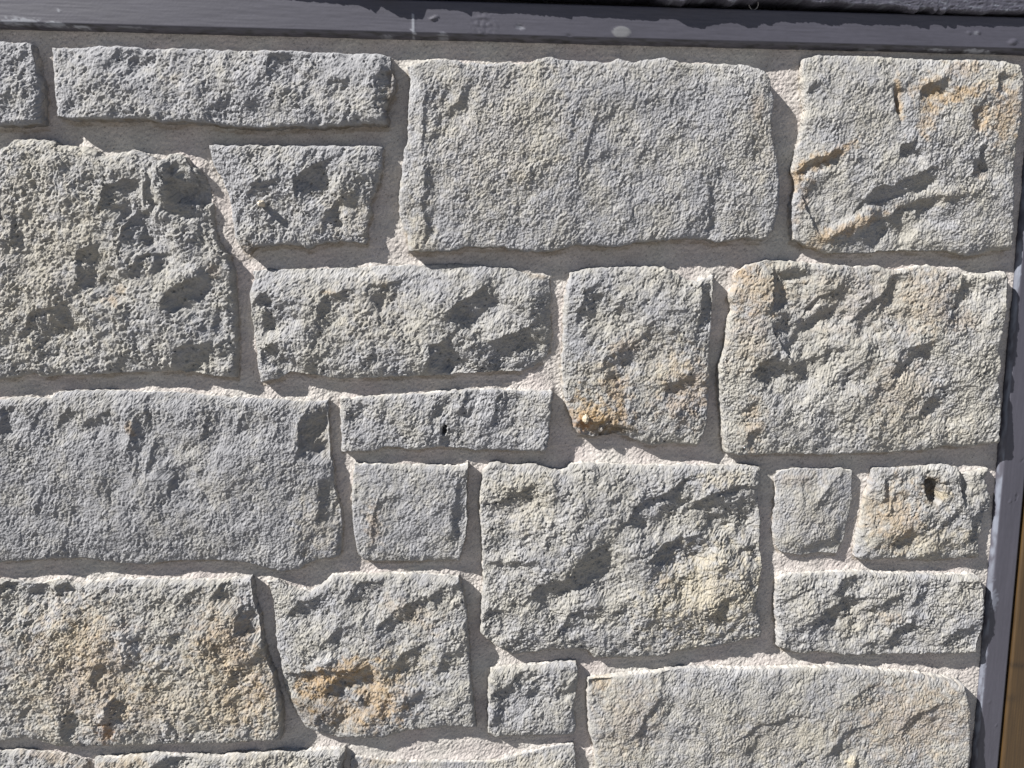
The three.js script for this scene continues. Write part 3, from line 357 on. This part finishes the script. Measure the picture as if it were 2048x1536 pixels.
// ------------------------------------------------------------------ mortar: one sheet of sand round the stones
{
  const U = 1.25, X0 = -928, X1 = 512, Y0 = -1000, Y1 = 384, nx = X1 - X0 + 1, ny = Y1 - Y0 + 1;
  const D = new Float32Array(nx * ny).fill(1e3), I = new Uint8Array(nx * ny);
  for (const outline of OUTLINES) {                      // scan fill each stone
    const poly = outline.map((p) => [p[0] / U, p[1] / U]);
    const ys = poly.map((p) => p[1]), ya = max(Y0, Math.ceil(min(...ys))), yb = min(Y1, floor(max(...ys)));
    for (let y = ya; y <= yb; y++) {
      const hit = []; for (let i = 0; i < poly.length; i++) { const a = poly[i], b = poly[(i + 1) % poly.length]; if ((a[1] <= y) !== (b[1] <= y)) hit.push(a[0] + (y - a[1]) / (b[1] - a[1]) * (b[0] - a[0])); }
      hit.sort((a, b) => a - b);
      for (let i = 0; i + 1 < hit.length; i += 2) for (let x = max(X0, Math.ceil(hit[i])); x <= min(X1, floor(hit[i + 1])); x++) I[(y - Y0) * nx + x - X0] = 1;
    }
  }
  const E = new Float32Array(nx * ny);                   // distance outside (D) and inside (E)
  for (let i = 0; i < D.length; i++) { D[i] = I[i] ? 0 : 1e3; E[i] = I[i] ? 1e3 : 0; }
  for (const A of [D, E]) {
    const s = Math.SQRT2;
    for (let y = 1; y < ny; y++) for (let x = 1; x < nx - 1; x++) { const i = y * nx + x; A[i] = min(A[i], A[i - 1] + 1, A[i - nx] + 1, A[i - nx - 1] + s, A[i - nx + 1] + s); }
    for (let y = ny - 2; y >= 0; y--) for (let x = nx - 2; x > 0; x--) { const i = y * nx + x; A[i] = min(A[i], A[i + 1] + 1, A[i + nx] + 1, A[i + nx + 1] + s, A[i + nx - 1] + s); }
  }
  const sheet = (inView, st) => {
    const id = new Int32Array(nx * ny).fill(-1), pos = [], col = [], idx = [];
    const vx0 = at(-40, 768)[0], vy0 = at(1024, 1570)[1];
    const vert = (x, y) => {
      const i = y * nx + x; if (id[i] >= 0) return id[i];
      const mx = (x + X0) * U, my = (y + Y0) * U, d = (D[i] - E[i]) * U;
      let z = 1.5 * noise(mx / 60, my / 60) + 0.9 * noise(mx / 19 + 3, my / 19) + 0.18 * noise(mx / 30, my / 2.6) + 0.32 * noise(mx / 4.2, my / 4.2) + 0.40 * noise(mx / 2.9 + 7, my / 2.9) + 0.5 * (RB[PERM[(x & 255) + PERM[y & 255]]] - 0.5);
      z += 1.1 * exp(-max(0, d) / 3.5) * (0.6 + 0.7 * noise(mx / 22, my / 22 + 9));
      { const under = (D[min(ny - 1, y + 2) * nx + x] - D[max(0, y - 2) * nx + x]) / 4; if (under > 0) z += 2.6 * under * exp(-max(0, d) / 4) * (0.8 + 0.6 * noise(mx / 17 + 2, my / 17)); }   // bedded up against the tops
      if (d < -2.5) z -= 2;
      if (!inView) z -= 0.8;
      const gr = RC[PERM[(x * 3 & 255) + PERM[y * 5 & 255]]], k = 1 + 0.11 * fbm(mx / 26, my / 16, 4) + 0.14 * (gr - 0.5) - (gr < 0.02 ? 0.4 : 0), pink = 0.5 + 0.9 * noise(mx / 45 + 4, my / 45);
      let c = [0.505 * k, mix(0.475, 0.453, pink) * k, mix(0.432, 0.42, pink) * k];
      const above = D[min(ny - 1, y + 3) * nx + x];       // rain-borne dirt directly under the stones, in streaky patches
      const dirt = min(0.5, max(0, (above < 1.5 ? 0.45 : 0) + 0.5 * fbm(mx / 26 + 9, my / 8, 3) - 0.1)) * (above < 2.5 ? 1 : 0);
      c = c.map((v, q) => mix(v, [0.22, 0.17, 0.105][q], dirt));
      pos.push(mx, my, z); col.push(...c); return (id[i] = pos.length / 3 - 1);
    };
    for (let y = 0; y + st < ny; y += st) for (let x = 0; x + st < nx; x += st) {
      const mx = (x + X0) * U, my = (y + Y0) * U, seen = mx >= vx0 && my >= vy0;
      if (seen !== inView || my > topY(mx) + 14) continue;
      const lim = st * 1.5 + 2; if (E[y * nx + x] > lim && E[(y + st) * nx + x + st] > lim && E[y * nx + x + st] > lim) continue;
      const a = vert(x, y), b = vert(x + st, y), c = vert(x, y + st), e = vert(x + st, y + st); idx.push(a, b, e, a, e, c);
    }
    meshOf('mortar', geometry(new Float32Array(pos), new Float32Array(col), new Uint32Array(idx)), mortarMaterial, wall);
  };
  sheet(true, 1); sheet(false, 4);
}
{ // the body of the wall behind
  const g = new THREE.BoxGeometry(1.95, 2.6, 0.2); g.translate(-0.215, 0.05, -0.125);
  meshOf('backing', g, new THREE.MeshStandardMaterial({ color: new THREE.Color(0.3, 0.28, 0.25), roughness: 1 }), wall);
}
{ // pebble stuck on the small stone, nodules in the hollow of the rust stained one
  const bead = (key, px, py, rx, ry, rz, color, sink, seed) => {
    const g = new THREE.IcosahedronGeometry(1, 4), p = g.attributes.position;
    for (let i = 0; i < p.count; i++) { const x = p.getX(i), y = p.getY(i), z = p.getZ(i), k = 1 + 0.2 * noise(x * 1.6 + seed, y * 1.6 + z) + 0.09 * noise(x * 4 + z * 3, y * 4 + seed); p.setXYZ(i, x * k * rx, y * k * ry, z * k * rz); }
    g.computeVertexNormals();
    const [X, Y] = at(px, py, 18), Z = surfaceAt(key, X, Y);
    const m = meshOf('pebble', g, new THREE.MeshStandardMaterial({ color: new THREE.Color(...color), roughness: 0.9, bumpMap: grain, bumpScale: 0.0006 }), made[key]);
    m.position.set(X / 1000, Y / 1000, (Z + sink) / 1000); return m;
  };
  bead('D', 523, 407, 0.0038, 0.0032, 0.006, [0.5, 0.44, 0.35], 3.5, 1);
  bead('H', 1172, 838, 0.0034, 0.0048, 0.004, [0.45, 0.38, 0.27], 1.5, 2);
  bead('H', 1203, 861, 0.0028, 0.0030, 0.003, [0.42, 0.38, 0.33], 1.0, 3);
}

// ------------------------------------------------------------------ painted trim and timber round the wall
const PAINT = [0.056, 0.054, 0.068];
// a board swept along its length: profile points across it (mm), n cells along; shape(s, p) may move points, tint colours them
function board(profile, from, to, cellSize, place, tint) {
  const fine = []; for (let i = 0; i < profile.length; i++) { const a = profile[i], b = profile[(i + 1) % profile.length], n = max(1, Math.ceil(hypot(b[0] - a[0], b[1] - a[1]) / (b[2] ?? cellSize))); for (let k = 0; k < n; k++) fine.push([mix(a[0], b[0], k / n), mix(a[1], b[1], k / n)]); }
  const m = fine.length, n = Math.ceil((to - from) / cellSize), pos = new Float32Array((n + 1) * m * 3), col = new Float32Array((n + 1) * m * 3), idx = [];
  for (let i = 0; i <= n; i++) { const s = mix(from, to, i / n); fine.forEach(([a, z], k) => { const o = (i * m + k) * 3, q = place(s, a, z), c = tint(s, a, z); pos[o] = q[0]; pos[o + 1] = q[1]; pos[o + 2] = q[2]; col[o] = c[0]; col[o + 1] = c[1]; col[o + 2] = c[2]; }); }
  for (let i = 0; i < n; i++) for (let k = 0; k < m; k++) { const a = i * m + k, b = i * m + (k + 1) % m; idx.push(a, a + m, b, b, a + m, b + m); }
  for (let k = 1; k < m - 1; k++) { idx.push(0, k, k + 1); const e = n * m; idx.push(e, e + k + 1, e + k); }
  return geometry(pos, col, new Uint32Array(idx));
}
const spots = (list, z) => list.map(([x, y, rx, ry, deg, a]) => { const [X, Y] = at(x, y, z), t = deg * PI / 180; return { X, Y, rx: rx * 0.55, ry: ry * 0.55, c: cos(t), s: sin(t), a }; });
const near = (b, x, y) => { const dx = x - b.X, dy = y - b.Y, u = (dx * b.c + dy * b.s) / b.rx, v = (dy * b.c - dx * b.s) / b.ry; return sqrt(u * u + v * v); };
const smear = (list, x, y, soft = 0.5) => { let m = 0; for (const b of list) { const q = near(b, x, y); if (q < 2.5) m = max(m, b.a * step(0, 0.35, 1 - q + soft * fbm(x / 4, y / 2.5, 3) + 0.25 * noise(x / 1.1, y / 1.1))); } return m; };
{
  const dabs = spots([[40, 43, 38, 7, 0, 0.6], [110, 48, 22, 5, 0, 0.7], [160, 53, 16, 3, 0, 0.8], [826, 50, 3, 24, 0, 1], [827, 62, 3.5, 9, 0, 1], [773, 72, 12, 4, 0, 0.5], [885, 70, 10, 6, 0, 0.5], [118, 21, 4, 3, 0, 0.6], [1620, 96, 30, 2, -2, 0.6], [1740, 97, 30, 2, -2, 0.5], [1880, 98, 30, 2, -2, 0.7], [1960, 101, 36, 3, -3, 0.9], [1250, 88, 40, 3, 0, 0.4], [260, 54, 26, 2, -2, 0.4], [1040, 54, 8, 6, 0, 0.3], [1950, 66, 4, 4, 0, 0.3]], TOPZ);
  const putty = spots([[1243, 64, 17, 10, 0, 1]], TOPZ), rough = spots([[970, 52, 26, 26, 0, 1]], TOPZ), rest = spots([[868, 36, 9, 1.8, 28, 1.4], [1957, 65, 3, 3, 0, 1], [2026, 84, 9, 5, 20, 1], [1938, 66, 4, 2, 40, 1], [1040, 54, 7, 5, 0, -0.8], [1140, 74, 6, 4, -40, -0.7]], TOPZ);
  const prof = [[0, 4], [0.6, TOPZ - 4.2], [2.2, TOPZ - 1.6], [4.2, TOPZ], [th - 1.2, TOPZ], [th, TOPZ - 1.2], [th, -18], [0, -18]].map((p) => [...p, 1.6]);
  prof[0][2] = prof[7][2] = prof[6][2] = 12; for (const k of [3, 4]) prof[k][2] = 1.1;
  const trim = thing('trim_board', 'dark grey painted trim board running level along the top of the stone wall', 'trim board');
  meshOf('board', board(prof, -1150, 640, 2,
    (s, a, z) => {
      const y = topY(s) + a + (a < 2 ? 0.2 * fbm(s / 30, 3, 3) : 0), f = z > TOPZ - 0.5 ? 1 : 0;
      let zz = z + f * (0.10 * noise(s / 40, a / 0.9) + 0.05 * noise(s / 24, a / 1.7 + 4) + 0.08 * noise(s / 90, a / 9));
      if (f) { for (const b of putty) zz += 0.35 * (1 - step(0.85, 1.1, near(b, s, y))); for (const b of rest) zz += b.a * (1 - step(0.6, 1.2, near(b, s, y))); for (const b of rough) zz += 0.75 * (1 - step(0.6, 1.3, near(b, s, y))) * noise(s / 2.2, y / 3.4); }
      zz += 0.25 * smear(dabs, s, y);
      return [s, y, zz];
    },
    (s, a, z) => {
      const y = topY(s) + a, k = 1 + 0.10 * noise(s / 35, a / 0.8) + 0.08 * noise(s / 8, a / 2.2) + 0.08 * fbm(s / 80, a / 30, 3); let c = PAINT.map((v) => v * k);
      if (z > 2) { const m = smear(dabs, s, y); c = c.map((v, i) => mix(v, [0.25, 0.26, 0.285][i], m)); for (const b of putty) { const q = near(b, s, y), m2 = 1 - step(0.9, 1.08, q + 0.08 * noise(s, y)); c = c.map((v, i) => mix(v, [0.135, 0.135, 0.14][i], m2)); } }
      if (z > 2 && a < 4) { const m = min(0.9, max(0, 1.3 * fbm(s / 16 + 4, a / 2, 3) + 0.1)); c = c.map((v, i) => mix(v, [0.02, 0.019, 0.02][i], m)); }  // rounded lower edge darkened in patches, its shade painted into the colour
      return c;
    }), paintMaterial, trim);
}
{ // the board above it, standing proud: its ragged lower edge casts the saw-toothed shadow
  const up = [-30, -24, 300, -8, 540, 0, 680, 10, 724, 14, 738, 22, 745, 15, 753, 30, 762, 14, 779, 24, 800, 36, 824, 44, 847, 41, 854, 22, 899, 22, 926, 26, 943, 34, 945, 26, 988, 29, 1010, 32, 1022, 29, 1135, 38, 1143, 43, 1148, 36, 1261, 41, 1312, 46, 1319, 41, 1353, 41, 1375, 55, 1408, 60, 1416, 53, 1478, 50, 1502, 60, 1526, 51, 1546, 56, 1560, 48, 1639, 50, 1666, 56, 1707, 51, 1741, 55, 1820, 53, 1857, 62, 1861, 55, 1885, 54, 1893, 61, 1898, 55, 1909, 62, 1915, 55, 1991, 58, 2004, 55, 2060, 56];
  const edge = []; for (let i = 0; i < up.length; i += 2) { const [x, y] = at(up[i], up[i + 1], TOPZ); const P = 10.5 - 4.2 * step(1500, 2060, up[i]); edge.push([x + P * SUN.x / SUN.z, y + P * SUN.y / SUN.z]); }
  const low = (x) => { if (x <= edge[0][0]) return edge[0][1] + tilt * (x - edge[0][0]) + 1.5 * fbm(x / 30, 1, 4); for (let i = 1; i < edge.length; i++) if (x < edge[i][0]) { const t = (x - edge[i - 1][0]) / max(1e-6, edge[i][0] - edge[i - 1][0]); return mix(edge[i - 1][1], edge[i][1], t) + 0.7 * fbm(x / 3.1, 2, 3); } const e = edge.at(-1); return e[1] + tilt * (x - e[0]) + 1.5 * fbm(x / 30, 1, 4); };
  const Z = TOPZ + 10.5, xa = at(1400, 0, 20)[0], xb = at(2040, 0, 20)[0], t = thing('weatherboard', 'rough sawn dark grey board with a ragged lower edge above the level trim board', 'board');
  const base = (x) => topY(x) + th + 46;
  meshOf('board', board([[0, Z, 0.022], [0, -18, 8], [1, -18, 1], [1, Z, 40]], -1150, 640, 1.0,
    (s, a, z) => {
      const y0 = low(s), y = a < 0.02 ? y0 + (Z - z) * 0.02 : mix(y0, base(s), a);
      const zz = z > Z - 0.5 ? z + 0.5 * noise(s / 26, y / 2.2) + 0.45 * noise(s / 7, y / 1.5) + 0.3 * noise(s / 2.5, y / 1.2) - 1.5 * step(0.03, 0, a) : z;
      return [s, y, zz > 0 ? zz - 4.2 * step(xa, xb, s) : zz];
    },
    (s, a, z) => { const k = 1 + 0.16 * noise(s / 20, a * 22) + 0.12 * noise(s / 4, a * 40), w = max(0, min(1, 2.2 * fbm(s / 11 + 2, a * 14, 3) - 0.75)) * (z > 8 ? 1 : 0); return PAINT.map((v, i) => mix(v * k * 1.02, [0.12, 0.125, 0.145][i], w)); }), paintMaterial, t);
  // near-black sheet behind the slot, its shade painted into the colour
  const g = new THREE.BoxGeometry(1.79, 0.14, 0.03); g.translate(-0.255, (topY(-255) + th + 30) / 1000, -0.03); g.rotateZ(0);
  meshOf('slot_back', g, new THREE.MeshStandardMaterial({ color: new THREE.Color(0.02, 0.02, 0.022), roughness: 1 }), t);
  // fibre loop caught in the slot
  const [lx, ly] = at(1507, 9, TOPZ - 4), ring = []; for (let i = 0; i <= 40; i++) { const a = 2.0 + i / 40 * 2 * PI * 1.04, rr = 4.6 + 0.5 * noise(i / 9, 3); ring.push(new THREE.Vector3((lx + rr * cos(a)) / 1000, (ly + rr * sin(a) * 1.15) / 1000, (TOPZ - 4 + i * 0.03) / 1000)); }
  const loop = meshOf('fibre_loop', new THREE.TubeGeometry(new THREE.CatmullRomCurve3(ring), 80, 0.00045, 6), new THREE.MeshStandardMaterial({ color: new THREE.Color(0.3, 0.29, 0.28), roughness: 0.9 }), scene);
  loop.userData = { label: 'thin grey fibre loop hanging in the dark slot above the level trim board', category: 'fibre' };
}
{ // the upright board at the right
  const a0 = at(2036, 538, SIDEZ), a1 = at(1948, 1536, SIDEZ), b0 = at(2046, 1041, SIDEZ), b1 = at(1994, 1536, SIDEZ);
  const inner = (y) => mix(a0[0], a1[0], (y - a0[1]) / (a1[1] - a0[1])), wid = ((b0[0] - inner(b0[1])) + (b1[0] - inner(b1[1]))) / 2;
  const prof = [[0, -20], [wid, -20], [wid, SIDEZ - 1.5], [wid - 1.5, SIDEZ], [4.2, SIDEZ], [1.2, SIDEZ - 2.2], [0, SIDEZ - 4.5]].map((p) => [...p, 1.3]);
  prof[1][2] = prof[2][2] = 14;
  const dabs = spots([[1984, 990, 7, 34, 6, 0.9], [1975, 1100, 5, 60, 6, 0.8], [1988, 1200, 9, 24, 0, 0.6], [1966, 1330, 6, 40, 4, 0.7], [1962, 1380, 8, 14, 0, 0.5], [1990, 940, 8, 18, 20, 0.8], [2030, 600, 5, 60, 4, 0.8], [2018, 720, 4, 40, 4, 0.7], [1980, 1160, 10, 20, 0, 0.5], [2035, 560, 5, 40, 2, 0.7], [1970, 1310, 10, 8, 0, 0.4]], SIDEZ);
  const dents = spots([[2034, 992, 4, 2, -50, -0.9], [2032, 1000, 3, 1.5, -50, -0.8], [2020, 1003, 4, 1.2, 40, 0.8], [2046, 920, 10, 1, 40, -0.6], [1992, 1450, 2, 2, 0, 0.8], [1978, 1404, 5, 3, 10, 0.4]], SIDEZ);
  const t = thing('trim_board', 'dark grey painted trim board standing upright at the right end of the stone wall', 'trim board');
  meshOf('board', board(prof, -1250, topY(600) - 1, 2,
    (s, a, z) => {
      const x = inner(s) + a + (a < 2 ? 0.3 * fbm(s / 18, 2, 3) : 0), f = z > SIDEZ - 0.3 && a > 4 && a < wid - 1.6 ? 1 : 0; let zz = z + f * (0.10 * noise(a / 0.9, s / 40) + 0.06 * noise(a / 2.2, s / 24) + 0.08 * noise(a / 9, s / 90));
      if (f) for (const b of dents) zz += b.a * (1 - step(0.6, 1.3, near(b, x, s)));
      zz += z > 2 ? 0.5 * smear(dabs, x, s) : 0; return [x, s, zz];
    },
    (s, a, z) => { const x = inner(s) + a, k = 1 + 0.07 * noise(a / 0.9, s / 40) + 0.06 * noise(a / 2, s / 8) + 0.07 * fbm(a / 30, s / 80, 3); let c = PAINT.map((v) => v * k); if (z > 2) { const m = max(smear(dabs, x, s) * 0.8, a < 4 ? min(0.75, max(0, 0.35 + 0.9 * fbm(s / 20, a / 4, 3))) : 0); c = c.map((v, i) => mix(v, [0.17, 0.185, 0.22][i], m)); } return c; }), paintMaterial, t);
  // brown timber post beyond, with growth rings and a dark knot streak
  const x0 = (y) => inner(y) + wid + 3.2, PZ = SIDEZ + 1;
  const post = thing('timber_post', 'brown stained timber post at the right edge beside the upright trim board', 'post');
  meshOf('post', board([[0, -30, 10], [95, -30, 20], [95, PZ - 2, 20], [93, PZ, 2], [2.0, PZ, 1.6], [0, PZ - 2, 1]].map((p) => p), -1250, 460, 2.2,
    (s, a, z) => [x0(s) + a, s, z + (z > PZ - 0.2 && a > 2.2 ? 0.12 * noise(a / 1.1, s / 60) : 0)],
    (s, a, z) => {
      const w = a + 1.6 * noise(a / 20, s / 120), ringv = 0.5 + 0.5 * sin(w * 1.9 + 2.4 * noise(a / 9, s / 140)), k = 1 + 0.2 * noise(a / 0.6, s / 40) + 0.1 * noise(a / 3, s / 30);
      let c = [mix(0.058, 0.040, ringv) * k, mix(0.033, 0.022, ringv) * k, mix(0.0105, 0.0068, ringv) * k];
      const ky = at(2030, 1330, PZ)[1], kx = at(2030, 1400, PZ)[1]; const m = max(exp(-(((s - ky + a * 0.08) / 4) ** 2)) * 0.55, exp(-(((s - kx - 2) / 6) ** 2) - (((a - 4) / 8) ** 2)) * 0.4) * (0.8 + 0.4 * noise(a / 2, s / 3));
      return c.map((v) => v * (1 - min(0.8, max(0, m))));
    }), timberMaterial, post);
}

// ------------------------------------------------------------------ ground: pale paving the sunlight bounces off
{
  const g = new THREE.PlaneGeometry(160, 160); g.rotateX(-PI / 2); g.translate(0, -1.25, 0);
  const t = texture(256, (u, v) => { const k = 0.52 + 0.12 * tiled(u, v, 24, 4); return [k, k * 0.985, k * 0.965]; }, true, 120, 120);
  const m = meshOf('ground', g, new THREE.MeshStandardMaterial({ map: t, roughness: 0.95 }), scene); m.userData = { kind: 'structure' };
}
scene.traverse((o) => { if (o.isMesh) { o.castShadow = o.receiveShadow = true; } });
const tris = {}; scene.traverse((o) => { if (o.isMesh) { const k = (o.parent.name || '') + '/' + o.name.replace(/_\d+$/, ''); tris[k] = (tris[k] ?? 0) + (o.geometry.index?.count ?? o.geometry.attributes.position.count) / 3; } }); console.log(JSON.stringify(tris));
renderer.render(scene, camera);
